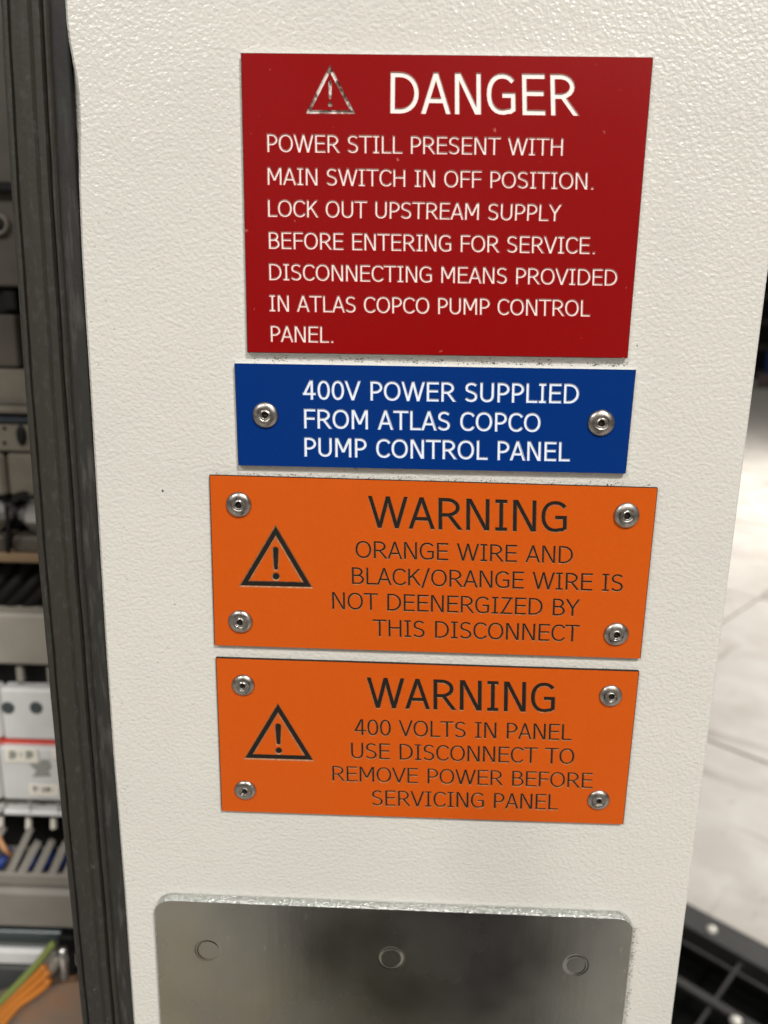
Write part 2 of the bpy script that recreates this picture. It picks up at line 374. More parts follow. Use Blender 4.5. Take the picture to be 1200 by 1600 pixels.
def glyph_polys(ch, x0, H, k, w0, grow):
    """outlines of one engraved letter; w0 = cutter width, grow = extra all round (outer lip of the cut)"""
    adv, lb, rb, st = GL[ch]; E_ = H/.727
    X0 = x0+lb*E_*k; Wd = (adv-lb-rb)*E_*k; w = w0+2*grow; hw = w0/2
    mp = lambda p: V((X0+hw+p[0]*(Wd-w0), hw+p[1]*(H-w0)))
    out = []
    for s in st:
        kd = s[0]
        if kd in 'sbe' and kd != 'dot':
            P = S_PTS if s[1] == 'S' else s[1]
            P = [mp(p) for p in P]
            out.append(ribbon(P, w, (hw if kd == 's' else 0)+(grow if kd != 'e' else 0), (hw if kd == 's' else 0)+grow if kd != 'e' else hw+grow))
        elif kd in ('d', 'q', 'd2'):
            a, b = s[1], s[2]
            ax, bx = X0+hw*1.08+a[0]*(Wd-w0*1.08), X0+hw*1.08+b[0]*(Wd-w0*1.08)
            ay, by = a[1]*H, b[1]*H
            if ay < by: ax, ay, bx, by = bx, by, ax, ay
            L = math.hypot(bx-ax, by-ay); hh = w/2*L/abs(by-ay); sl = (bx-ax)/(by-ay)
            ay2, by2 = ay+grow, by-grow
            ax2, bx2 = ax+sl*grow, bx-sl*grow
            out.append([V((ax2-hh, ay2)), V((bx2-hh, by2)), V((bx2+hh, by2)), V((ax2+hh, ay2))])
        elif kd == 'dot':
            r = w0*.56+grow; cx = X0+Wd/2; out.append([V((cx-r, -grow)), V((cx+r, -grow)), V((cx+r, 2*w0*.56+grow)), V((cx-r, 2*w0*.56+grow))])
    return out
def line_polys(text, quad, wfrac, grow):
    """quad: TL, BL, TR, BR of the capitals, 2-D points in the sign's plane (metres)"""
    TL, BL, TR, BR = [V(q) for q in quad]
    H = ((TL-BL).length+(TR-BR).length)/2; Lw = (BR-BL).length
    tot = sum(GL[c][0] for c in text)-GL[text[0]][1]-GL[text[-1]][2]
    k = Lw/(tot*H/.727); w = wfrac*H-grow*1.3
    x = -GL[text[0]][1]*H/.727*k; inner, outer = [], []
    ux = (BR-BL)/Lw
    T = lambda p: (BL+ux*p.x)*1.0+((TL-BL)*(1-p.x/Lw)+(TR-BR)*(p.x/Lw))*(p.y/H)
    for c in text:
        for gr, dst in ((0, inner), (grow, outer)):
            for poly in glyph_polys(c, x, H, k, w, gr): dst.append([T(p) for p in poly])
        x += GL[c][0]*H/.727*k
    return inner, outer
def circle(c, r, n=14): return [V((c[0]+r*math.cos(2*math.pi*i/n), c[1]+r*math.sin(2*math.pi*i/n))) for i in range(n)]
def offset_tri(P, d):
    """triangle moved outward by d"""
    P = [V(p) for p in P]; c = sum(P, V((0, 0)))/3; out = []
    r = 2*abs((P[1]-P[0]).cross(P[2]-P[0]))/2/((P[1]-P[0]).length+(P[2]-P[1]).length+(P[0]-P[2]).length)
    a, b, cc = (P[2]-P[1]).length, (P[0]-P[2]).length, (P[1]-P[0]).length
    inc = (P[0]*a+P[1]*b+P[2]*cc)/(a+b+cc)
    return [inc+(p-inc)*(1+d/r) for p in P]
def ccw(P):
    A = sum(P[i].x*P[(i+1) % len(P)].y-P[(i+1) % len(P)].x*P[i].y for i in range(len(P)))
    return P if A > 0 else P[::-1]
def frame_polys(P, win, grow):
    """three mitred bars of a triangle frame: outer triangle P, bar width win"""
    o = offset_tri(P, grow); i = offset_tri(P, -win-grow)
    return [[o[k], o[(k+1) % 3], i[(k+1) % 3], i[k]] for k in range(3)]

def make_sign(name, label, cat, px, YS, thick, face, core, slope, lines, tri, group=None, depth=.00030, grow=.00013):
    """laminated sign: coloured face cut through to the core; px = photo corners TL TR BR BL"""
    c = [pt(a, b, YS) for a, b in px]; c = [V((p.x, p.z)) for p in c]
    cx = sum(p.x for p in c)/4
    root = empty(name, (cx, YD, min(p.y for p in c)), label, cat, group); O = root.location.copy()
    polys, owner = [c[:]], [('face', 0)]
    names = []
    for li, (txt, q, wf) in enumerate(lines):
        quad = [pt(a, b, YS) for a, b in q]; quad = [V((p.x, p.z)) for p in quad]
        inn, out = line_polys(txt, quad, wf, grow)
        for p in inn: polys.append(p); owner.append(('in', li))
        for p in out: polys.append(p); owner.append(('out', li))
    ti = len(lines)
    if tri:
        P = [pt(a, b, YS) for a, b in tri['p']]; P = [V((p.x, p.z)) for p in P]
        mm = (P[1]-P[2]).length/tri['w']          # metres per photo pixel here
        for gr, tag in ((0, 'in'), (grow*tri.get('g', 1), 'out')):
            for p in frame_polys(P, tri['bar']*mm, gr): polys.append(p); owner.append((tag, ti))
            a, b, d = [pt(*tri[k], YS) for k in ('top', 'bot', 'dot')]
            a, b, d = [V((p.x, p.z)) for p in (a, b, d)]
            wt, wb, rd = [tri[k]*mm/2+gr for k in ('wt', 'wb', 'rd')]; rd = tri['rd']*mm+gr
            polys.append(circle(a-V((0, wt-gr)), wt, 12)); owner.append((tag, ti))
            polys.append([a+V((-wt, -wt+gr)), b+V((-wb, wb-gr)), b+V((wb, wb-gr)), a+V((wt, -wt+gr))]); owner.append((tag, ti))
            polys.append(circle(b+V((0, wb-gr)), wb, 10)); owner.append((tag, ti))
            polys.append(circle(d, rd, 14)); owner.append((tag, ti))
    verts, faces = [], []
    for p in polys:
        p = ccw(p); k = len(verts); verts += [(q-V((cx, O.z)))*1000 for q in p]; faces.append(list(range(k, k+len(p))))
    vo, eo, fo, ov, oe, of = delaunay_2d_cdt(verts, [], faces, 1, 1e-5)
    kind = []
    for orig in of:
        ins = [owner[i][1] for i in orig if owner[i][0] == 'in']; outs = [owner[i][1] for i in orig if owner[i][0] == 'out']
        inface = 0 in orig
        kind.append(('in', ins[0]) if ins else ('out', outs[0]) if outs else ('face', 0) if inface else ('none', 0))
    low = set(i for f, k in zip(fo, kind) if k[0] == 'in' for i in f)
    W3 = lambda i: (vo[i].x/1000+cx, YS+(depth if i in low else 0), vo[i].y/1000+O.z)
    def sub(sel, nm, mats, mi=None):
        ids = {}; vs = []; fs = []
        for f in sel:
            g = []
            for i in f:
                if i not in ids: ids[i] = len(vs); vs.append(W3(i))
                g.append(ids[i])
            fs.append(tuple(g))
        return mesh(nm, vs, fs, mats, root, O, mi=mi)
    # coloured face: top surface + its thin cut edge
    f_face = [f for f, k in zip(fo, kind) if k[0] == 'face']
    ids = {}; vs = []; fs = []
    for f in f_face:
        g = []
        for i in f:
            if i not in ids: ids[i] = len(vs); vs.append((vo[i].x/1000+cx, YS, vo[i].y/1000+O.z))
            g.append(ids[i])
        fs.append(tuple(g))
    lay = .00022
    k = len(vs); cc = [(p.x, p.y) for p in c]
    vs += [(x, YS, z) for x, z in cc]+[(x, YS+lay, z) for x, z in cc]
    for i in range(4): fs.append((k+i, k+(i+1) % 4, k+4+(i+1) % 4, k+4+i))
    mesh('face_layer', vs, fs, face, root, O)
    for li in range(ti+(1 if tri else 0)):
        sel = [(f, k[0]) for f, k in zip(fo, kind) if k[1] == li and k[0] in ('in', 'out')]
        if not sel: continue
        nm = 'warning_triangle' if li == ti else 'engraved_text'
        ms = [core, slope]
        if li == ti and tri.get('grime'): ms = [M_grime, M_grime]
        sub([s[0] for s in sel], nm, ms, [0 if s[1] == 'in' else 1 for s in sel])
    # core slab behind, a hair larger so its edge reads (saw-cut)
    ins = .00024
    cen = sum(c, V((0, 0)))/4
    c2 = [p+(p-cen).normalized()*ins for p in c]
    vs = [(p.x, YS+lay, p.y) for p in c2]+[(p.x, YD-.00005, p.y) for p in c2]+[(p.x, YS+depth+.00004, p.y) for p in c]
    mesh('core', vs, [(4, 5, 6, 7)]+[(i, 4+i, 4+(i+1) % 4, (i+1) % 4) for i in range(4)]+[(8, 9, 10, 11)], core, root, O)
    return root, O

RIV = [(3.30, 0), (3.28, .30), (3.10, .55), (2.75, .80), (2.3, .98), (1.85, 1.07), (1.55, 1.06), (1.42, .96), (1.34, .90), (1.22, .94), (1.12, 1.06), (1.0, 1.10), (.88, 1.04), (.78, .80), (.74, .35)]
def rivet(root, O, px, py, YS, d_px):
    c = pt(px, py, YS-.0004); s = d_px/39.0
    b = MB(); off = V((random.uniform(-.12, .12), 0, random.uniform(-.12, .12)))*.001
    n = 32; v = []; f = []; ph = random.uniform(0, 6)
    for j, (r, h) in enumerate(RIV):
        for k in range(n):
            a = 2*math.pi*k/n
            rr = r*.001*s*(1+.012*math.sin(2*a+ph)+(.05*math.sin(3*a+ph*2) if r < 1.45 else 0)+random.uniform(-.006, .006))
            hh = h*.001*s*(1+.07*math.sin(a+ph))
            o_ = off if r < 1.5 else off*.3
            v.append(V((c.x+o_.x+rr*math.cos(a), YS-hh, c.z+o_.z+rr*math.sin(a))))
    for i in range(len(RIV)-1):
        for k in range(n):
            k2 = (k+1) % n; f.append((i*n+k, i*n+k2, (i+1)*n+k2, (i+1)*n+k))
    b.add(v, f)
    h = b.build('rivet', M_steel, root, O, smooth=True)
    m2 = MB(); cc = V((c.x+off.x, YS-.00005, c.z+off.z))
    m2.lathe(cc, True, [(.00078*s, .00005), (.00070*s, .00028), (.00040*s, .00040), (.00015*s, .0003)], 12, .08)
    o = m2.build('mandrel', M_hole, None, O, smooth=True); o.location = (0, 0, 0); o.parent = h
    return h

YR, YB, YO = .2000, .2000, .2003
# ---- red sign
make_sign('danger_sign', 'red DANGER sign with white engraved text, top of the four signs on the door', 'sign',
  [(377, 83), (1020, 90), (980, 559), (387, 550)], YR, .0016, M_red, M_white_core, M_pink, [
  ('DANGER', [(610.9, 112.5), (610.2, 176.3), (903, 116.2), (904.8, 180)], .128),
  ('POWER STILL PRESENT WITH', [(417.5, 209), (418.2, 236.6), (880, 216), (879, 242.6)], .128),
  ('MAIN SWITCH IN OFF POSITION.', [(418.2, 261.3), (418.6, 287.8), (928.2, 269.6), (927.6, 295.5)], .128),
  ('LOCK OUT UPSTREAM SUPPLY', [(418.7, 311.6), (419.2, 337.9), (878, 319.4), (876.5, 345)], .128),
  ('BEFORE ENTERING FOR SERVICE.', [(420, 362), (420.6, 388), (930.6, 370.4), (929.8, 396.4)], .128),
  ('DISCONNECTING MEANS PROVIDED', [(420.6, 411.6), (421.2, 437), (965, 420.8), (964, 445.8)], .128),
  ('IN ATLAS COPCO PUMP CONTROL', [(421, 460.8), (421.6, 485.8), (922.3, 468.7), (921.6, 494)], .128),
  ('PANEL.', [(423, 508.8), (423.6, 533.4), (521.2, 510.3), (521, 535.2)], .128)],
  dict(p=[(515.6, 103.2), (479, 176.6), (553.8, 177)], w=74.8, bar=3.4, top=(515.8, 127), bot=(515.9, 154), dot=(516, 163), wt=4.0, wb=2.6, rd=2.8, grime=True))
# ---- blue sign
r, O = make_sign('supply_sign', 'blue sign reading 400V POWER SUPPLIED, two rivets, below the red sign', 'sign',
  [(367, 568), (993, 578), (977, 740), (373, 727)], YB, .0016, M_blue, M_blue_white, M_ice, [
  ('400V POWER SUPPLIED', [(473, 594.2), (473.6, 623.6), (905.2, 600), (904, 630)], .138),
  ('FROM ATLAS COPCO', [(475.2, 638.9), (475.7, 668.6), (844.8, 645.7), (844, 674.8)], .138),
  ('PUMP CONTROL PANEL', [(475.8, 683.6), (476.2, 712.6), (890.8, 691), (890, 720.4)], .138)], None)
rivet(r, O, 414.2, 648.8, YB, 40); rivet(r, O, 939.8, 660.8, YB, 41)
# ---- orange signs
r, O = make_sign('warning_sign', 'orange WARNING sign about the orange wire, third sign from the top', 'sign',
  [(328, 743), (1027, 763), (1000, 1029), (336, 1008)], YO, .001, M_orange, M_black_core, M_tan, [
  ('WARNING', [(575, 775.4), (575.8, 824.9), (886.2, 784), (885, 832.2)], .126),
  ('ORANGE WIRE AND', [(555.5, 845.6), (556, 872), (895.5, 854.4), (894.5, 880.8)], .118),
  ('BLACK/ORANGE WIRE IS', [(549.8, 887), (550.3, 912.8), (974.2, 898), (973, 924.6)], .118),
  ('NOT DEENERGIZED BY', [(519, 925.8), (519.5, 951.8), (906.5, 937.2), (905.2, 963.2)], .118),
  ('THIS DISCONNECT', [(582.3, 968.4), (582.8, 994.4), (905.8, 977.3), (904.5, 1003.2)], .118)],
  dict(p=[(430.4, 823), (375.5, 915.2), (486.4, 917.8)], w=111, bar=7.0, g=2.6, top=(430.4, 855.5), bot=(431, 890.8), dot=(431, 901.2), wt=8.0, wb=5.0, rd=5.2), 'orange warning signs riveted to the door')
for a, b, d in ((372.5, 788.6, 41), (979.3, 805.7, 41), (375.2, 971.6, 40), (963.2, 991.5, 40.5)): rivet(r, O, a, b, YO, d)
r, O = make_sign('warning_sign', 'orange WARNING sign reading 400 VOLTS IN PANEL, lowest of the four signs', 'sign',
  [(338, 1029), (998, 1050), (973, 1288), (347, 1267)], YO, .001, M_orange, M_black_core, M_tan, [
  ('WARNING', [(573, 1059), (573.8, 1106.4), (867.6, 1067.8), (866.4, 1114)], .126),
  ('400 VOLTS IN PANEL', [(553.4, 1124.2), (554, 1149), (893.8, 1132.5), (892.8, 1157.2)], .118),
  ('USE DISCONNECT TO', [(548.6, 1161), (549, 1185.4), (897.6, 1170.3), (896.6, 1194.8)], .118),
  ('REMOVE POWER BEFORE', [(519.3, 1197.4), (519.8, 1220.6), (926.2, 1208.5), (925.2, 1232)], .118),
  ('SERVICING PANEL', [(581, 1235.2), (581.5, 1259), (872.4, 1242), (871.4, 1265.8)], .118)],
  dict(p=[(434, 1101), (383.2, 1185), (488.4, 1188.2)], w=105.2, bar=6.7, g=2.2, top=(434.3, 1131.4), bot=(435, 1164.2), dot=(435.5, 1173.4), wt=8.4, wb=5.2, rd=4.8), 'orange warning signs riveted to the door')
for a, b, d in ((379.7, 1071.3, 38.5), (954.6, 1088, 38.5), (382.7, 1235.4, 37.5), (935.8, 1250.7, 38)): rivet(r, O, a, b, YO, d)

# ================================================================== METAL PLATE
YP = YD-.0030
pl = empty('metal_plate', (0, YD, 1.3-.27), 'grey zinc plated metal plate with rounded corners fixed below the orange signs', 'metal plate'); O = pl.location.copy()
a, b_, c_, d_ = pt(243.5, 1480, YP), pt(987.5, 1480, YP), pt(400, 1411.3, YP), pt(850, 1429.5, YP)
sl = (d_.z-c_.z)/(d_.x-c_.x); xl, xr = a.x, b_.x; zt0 = c_.z-sl*c_.x; rc = .0052
ztop = lambda x: zt0+sl*x
zb = 1.3-.33
out = []
def rsq(cx, cz, a0, a1, n=8):
    return [(cx+rc*math.cos(R(a0+(a1-a0)*i/n)), cz+rc*math.sin(R(a0+(a1-a0)*i/n))) for i in range(n+1)]
out += [(xl, zb)]+rsq(xl+rc, ztop(xl+rc)-rc, 180, 90)+rsq(xr-rc, ztop(xr-rc)-rc, 90, 0)+[(xr, zb)]
n = len(out); bev = .0004
cen = V(((xl+xr)/2, ztop(0)-.03))
def ins(p, k=bev):
    q = V(p); return (min(max(q.x, xl+k), xr-k) if abs(q.x-cen.x) > .05 else q.x, q.y-(k if q.y > zb+.001 else 0))
vs = [(ins(p)[0], YP, ins(p)[1]) for p in out]+[(p[0], YP+bev, p[1]) for p in out]
nn = n
# front sheet with three pressed weld discs, triangulated with the discs' outlines
discs = [(324.8, 1485, 18.6), (611.3, 1497, 19.0), (899.7, 1508, 18.2)]
polys = [[V((v[0], v[2])) for v in vs[:n]][::-1]]
RP = []
for px_, py_, rr in discs:
    p = pt(px_, py_, YP); rm = (pt(px_+rr, py_, YP)-pt(px_-rr, py_, YP)).length/2
    for k in (1.14, 1.0, .90, .80): polys.append(circle((p.x, p.z), rm*k, 28)); RP.append(k)
verts, faces = [], []
for p in polys:
    p = ccw(p); k = len(verts); verts += [q*1000 for q in p]; faces.append(list(range(k, k+len(p))))
vo, eo, fo, ov, oe, of = delaunay_2d_cdt(verts, [], faces, 1, 1e-5)
hgt = {1.14: 0, 1.0: .00005, .90: -.00011, .80: -.00004}
hv = []
for i, v in enumerate(vo):
    h = 0
    for j, p in enumerate(polys[1:]):
        c0 = sum(p, V((0, 0)))/len(p); q = v/1000
        if abs((q-c0).length-(p[0]-c0).length) < 2e-5: h = hgt[RP[j]]
    hv.append(h)
mesh('plate_face', [(v.x/1000, YP+h, v.y/1000) for v, h in zip(vo, hv)], [tuple(f) for f in fo], M_plate, pl, O, smooth=False)
# rounded cut edge
vs2 = []; steps = [(1, 0), (.35, .25), (.0, 1.0)]
rings = []
for a_, h_ in steps:
    rings.append([(ins(p, bev*a_)[0], YP+bev*h_, ins(p, bev*a_)[1]) for p in out])
rings.append([(p[0], YD-.0003, p[1]) for p in out])
for rg in rings: vs2 += rg
fs2 = []
for j in range(len(rings)-1):
    for i in range(n-1): fs2.append((j*n+i, (j+1)*n+i, (j+1)*n+i+1, j*n+i+1))
mesh('cut_edge', vs2, fs2, M_plate_edge, pl, O, smooth=True)

# ================================================================== FLOOR
TU, TV, TA = 1.62, 1.09, R(47.0)
u, v_ = V((math.cos(TA), math.sin(TA))), V((-math.sin(TA), math.cos(TA)))
gA = flr(1165, 950); gB = flr(1155, 1178)
ou = V((gB.x, gB.y)).dot(u); ov_ = V((gA.x, gA.y)).dot(v_)
fl = mesh('floor', [(-6, -8, 0), (30, -8, 0), (40, 60, 0), (-6, 60, 0)], [(0, 1, 2, 3)], M_grout); fl['kind'] = 'structure'
gp = .0048
def tile_mesh(w):
    b = MB(); b.box(gp, TU-gp, gp, TV-gp, .0006, .006, .0025); return b
tm = None; far = MB()
cnt = 0
for i in range(-60, 60):
    for j in range(-60, 60):
        p = u*(ou+i*TU)+v_*(ov_+j*TV); c = p+u*TU/2+v_*TV/2
        if c.y < -5 or c.y > 26 or c.x < -5 or c.x > 18 or c.x > c.y+6: continue
        if c.length < 14 and c.y > .6 and c.y*.22-.6 < c.x < c.y*.62+1.2:
            if tm is None:
                o = tile_mesh(0).build('tile', M_tile, fl); tm = o.data
            else:
                o = bpy.data.objects.new('tile', tm); col.objects.link(o); o.parent = fl
            o.location = (p.x, p.y, random.uniform(-.0002, .0002)); o.rotation_euler.z = TA; cnt += 1
        else:
            q = [p+u*gp+v_*gp, p+u*(TU-gp)+v_*gp, p+u*(TU-gp)+v_*(TV-gp), p+u*gp+v_*(TV-gp)]
            far.add([(t.x, t.y, .0045) for t in q], [(0, 1, 2, 3)])
o = far.build('tile_field', M_tile, fl); o['kind'] = 'stuff'
print('tiles', cnt)

# ================================================================== BLACK PALLET
pa, pb = flr(1078, 1412, .14), flr(1200, 1477, .14)
dx = V((pb.x-pa.x, pb.y-pa.y)).normalized(); dy = V((dx.y, -dx.x))
if dy.y > 0: dy = -dy
pal = empty('plastic_pallet', (pa.x, pa.y, 0), 'black plastic pallet with open rib grid on the tiled floor, right of the door', 'pallet'); O = pal.location.copy()
def pbox(b, s0, s1, t0, t1, z0, z1):
    k = len(b.v); b.box(s0, s1, t0, t1, z0, z1, .002)
    for i in range(k, len(b.v)):
        q = b.v[i]; w2 = dx*q.x+dy*q.y; b.v[i] = V((pa.x+w2.x, pa.y+w2.y, q.z))
Lp, Wp, s00 = 1.0, .8, -.45
b = MB(); pbox(b, s00, s00+Lp, 0, .068, .105, .14); b.build('rim', M_plastic_black, pal, O)
b = MB(); pbox(b, s00, s00+Lp, Wp-.068, Wp, .105, .14); b.build('rim', M_plastic_black, pal, O)
b = MB(); pbox(b, s00, s00+.06, .069, Wp-.069, .105, .1395); b.build('rim', M_plastic_black, pal, O)
b = MB(); pbox(b, s00+Lp-.06, s00+Lp, .069, Wp-.069, .105, .1395); b.build('rim', M_plastic_black, pal, O)
for i, t in enumerate((.104, .205, .32, .435, .55, .66)):
    thick_ = .008 if i != 1 else .020
    b = MB(); pbox(b, s00+.061, s00+Lp-.061, t-thick_/2, t+thick_/2, .129, .134 if i != 1 else .137); b.build('rib', M_plastic_black, pal, O)
cr0 = flr(1160, 1503, .126); s_c = V((cr0.x-pa.x, cr0.y-pa.y)).dot(dx)
for k in range(-5, 6):
    s_ = s_c+k*.118
    if s00+.07 < s_ < s00+Lp-.07:
        b = MB(); pbox(b, s_-.004, s_+.004, .069, Wp-.069, .128, .1325); b.build('rib', M_plastic_black, pal, O)
b = MB(); pbox(b, s00+.002, s00+Lp-.002, .003, .012, .004, .104); b.build('side_wall', M_plastic_black, pal, O)
for sa in (s00+.003, s00+Lp-.012):
    b = MB(); pbox(b, sa, sa+.009, .0125, Wp-.003, .031, .104); b.build('side_wall', M_plastic_black, pal, O)
b = MB(); pbox(b, s00+.003, s00+Lp-.003, .0125, Wp-.002, .004, .03); b.build('bottom_deck', M_dark, pal, O)
for s_ in (s00+.02, s00+Lp-.14):
    for t in (.03, Wp-.13):
        b = MB(); pbox(b, s_, s_+.12, t, t+.10, .031, .103); b.build('foot', M_plastic_black, pal, O)
M_screw = mat('pale_screw', (0.80, 0.78, 0.70), 0.3, .2)
for px_, py_, h in ((1112, 1453, .14), (1150, 1596, .138)):
    p = flr(px_, py_, h); b = MB()
    v = []; n = 14
    for r_, z_ in ((.0105, 0), (.010, .003), (.006, .005)):
        v += [(p.x+r_*math.cos(2*math.pi*k/n), p.y+r_*math.sin(2*math.pi*k/n), h+z_) for k in range(n)]
    f = [(i*n+k, i*n+(k+1) % n, (i+1)*n+(k+1) % n, (i+1)*n+k) for i in range(2) for k in range(n)]+[tuple(2*n+k for k in range(n))]
    b.add(v, f).build('screw_head', M_screw, pal, O, smooth=True)

# ================================================================== FAR THINGS BEYOND THE DOOR'S RIGHT EDGE
p = flr(1216, 606); dr = empty('blue_drum', (p.x, p.y, 0), 'blue plastic drum far off, just past the right edge of the door', 'drum'); O = dr.location.copy()
def zl(name, c, prof, mt, par, n=24):
    v = []; f = []
    for r_, z_ in prof: v += [(c.x+r_*math.cos(2*math.pi*k/n), c.y+r_*math.sin(2*math.pi*k/n), z_) for k in range(n)]
    for i in range(len(prof)-1):
        f += [(i*n+k, i*n+(k+1) % n, (i+1)*n+(k+1) % n, (i+1)*n+k) for k in range(n)]
    f.append(tuple((len(prof)-1)*n+k for k in range(n)))
    return mesh(name, v, f, mt, par, c if par is None else par.location, smooth=True)
zl('drum_body', p, [(.36, .02), (.40, .06), (.40, .32), (.43, .35), (.40, .38), (.40, .62), (.43, .65), (.40, .68), (.40, .95), (.36, 1.0)], M_bluedrum, dr)
zl('drum_lid', p, [(.37, 1.001), (.37, 1.03), (.33, 1.04)], M_dark, dr)
q = p+V((-.9, 1.2, 0))
rk = empty('equipment_rack', (q.x, q.y, 0), 'tall dark equipment rack standing behind the blue drum', 'rack'); O = rk.location.copy()
b = MB(); b.box(q.x-.55, q.x+2.4, q.y+.05, q.y+.8, .12, 3.1, .02); b.build('rack_body', M_dark, rk, O)
for k in range(4):
    b = MB(); b.box(q.x-.52, q.x+2.37, q.y-.0, q.y+.046, .3+.7*k, .42+.7*k, .01); b.build('shelf_front', M_brown, rk, O)
for sx_ in (-.5, 2.25):
    b = MB(); b.box(q.x+sx_, q.x+sx_+.1, q.y+.1, q.y+.7, 0.005, .119); b.build('foot', M_dark, rk, O)
q = p+V((-.58, -.35, 0))
tag_o = zl('grey_bucket', q, [(.13, .01), (.15, .02), (.19, .34), (.20, .36), (.185, .37)], M_pinkgrey, None)
tag_o['label'] = 'small pinkish grey bucket on the floor left of the blue drum'; tag_o['category'] = 'bucket'

# ================================================================== INSIDE OF THE CABINET (left, out of focus)
YC = .46
def X(px, py, Y=YC): return pt(px, py, Y)
cab = empty('electrical_cabinet', (-.3, .55, .8), 'open electrical cabinet seen left of the black door seal', 'cabinet'); O = cab.location.copy()
b = MB(); b.box(-.75, -.091, .560, .565, .10, 1.98, .001); b.build('back_panel', M_slate, cab, O)
b = MB(); b.box(-.090, -.084, .216, .566, .10, 1.98, .001); b.build('side_panel', M_duct_lo, cab, O)
b = MB(); b.box(-.75, -.091, .225, .559, 1.965, 1.98, .001); b.build('roof_panel', M_duct_lo, cab, O)
def hbox(b, x0, x1, y0, y1, Y=YC, dpt=.05, bev_=.001, ref=30):
    """box whose front face spans photo rows y0..y1 and columns x0..x1 at depth Y"""
    A, B_ = pt(x0, (y0+y1)/2, Y), pt(x1, (y0+y1)/2, Y); zt_, zb_ = pt(ref, y0, Y).z, pt(ref, y1, Y).z
    return b.box(A.x, B_.x, Y, Y+dpt, zb_, zt_, bev_)
# upper relay row
for k, (x0, x1) in enumerate(((-96, -49), (-47, 26))):
    t = empty('relay', pt((x0+x1)/2, 575, YC), ['brown grey relay in the top row, cut by the photo edge', 'brown grey relay with ring terminal in the top row beside the door seal'][k], 'relay', 'relays in the top row'); o_ = t.location.copy()
    hbox(MB(), x0, x1, -60, 448).build('body', M_brown, t, o_)
    hbox(MB(), x0, x1, 492, 574).build('lower_body', M_brown, t, o_)
    hbox(MB(), x0+2, x1-2, 449, 491, YC+.006).build('recess', M_dark, t, o_)
    hbox(MB(), x0+4, x1-3, 284, 300, YC-.006, .0055).build('slot', M_dark, t, o_)
    c = pt((x0+x1)/2+10, 351, YC-.0003)
    b = MB().lathe(c, True, [(.0062, 0), (.0062, .002), (.0055, .0028), (.0042, .0028), (.0036, .0012)], 20); b.build('ring_terminal', M_beige, t, o_, smooth=True)
    b = MB().lathe(c, True, [(.0036, .0013), (.003, .0018), (.0008, .0018)], 16); s = b.build('screw', M_dark, t, o_, smooth=True)
    hbox(MB(), x0+50*(x1-x0)/73, x1-2, 455, 486, YC+.002, .003).build('clip', M_wblack, t, o_)
# terminal strip
t = empty('terminal_strip', pt(0, 700, YC), 'beige terminal strip with small dark marking below the relays', 'terminal strip'); o_ = t.location.copy()
hbox(MB(), -420, 430, 577, 634).build('marker_carrier', M_beige, t, o_)
hbox(MB(), -420, 430, 635, 647, YC-.004, .02).build('lip', M_beige, t, o_)
hbox(MB(), -420, 430, 650, 662, YC-.001).build('rail', M_dkblue, t, o_)
hbox(MB(), -420, 430, 664, 706).build('clamp_row', M_beige, t, o_)
for x_ in (-38, 7):
    for y_ in (669, 692):
        MB().lathe(pt(x_, y_, YC-.0002), True, [(.0011, 0), (.0010, .0006), (.0004, .0006)], 12).build('screw', M_dark, t, o_, smooth=True)
for x_ in (-12, 34):
    c = pt(x_, 680, YC-.0002); v = []
    b = MB()
    for r_, h in ((1, 0), (.95, .0015), (.6, .002)):
        v += [(c.x+.0028*r_*math.cos(2*math.pi*k/16), c.y-h, c.z+.0062*r_*math.sin(2*math.pi*k/16)) for k in range(16)]
    b.add(v, [(i*16+k, i*16+(k+1) % 16, (i+1)*16+(k+1) % 16, (i+1)*16+k) for i in range(2) for k in range(16)]+[tuple(32+k for k in range(16))])
    b.build('plug', M_dark, t, o_, smooth=True)
# the marking on the strip
def flat_text(txt, quad, Y, wf, mt, parent, org, name='printed_text'):
    qd = [pt(a, b, Y) for a, b in quad]; qd = [V((p.x, p.z)) for p in qd]
    inn, _ = line_polys(txt, qd, wf, 0); vs, fs = [], []
    for p in inn:
        k = len(vs); p = ccw(p); vs += [(q.x, Y, q.y) for q in p]; fs.append(tuple(range(k, k+len(p)))[::-1])
    fs2 = []
    vo, eo, fo, a, b, c = delaunay_2d_cdt([V((v[0], v[2]))*1000 for v in vs], [], [list(f)[::-1] for f in fs], 1, 1e-5)
    return mesh(name, [(q.x/1000, Y, q.y/1000) for q in vo], [tuple(f) for f, o in zip(fo, c) if o], mt, parent, org)
flat_text('P1138', [(0, 621), (0, 630), (34, 621), (34, 630)], YC-.0003, .22, M_ink, t, o_)
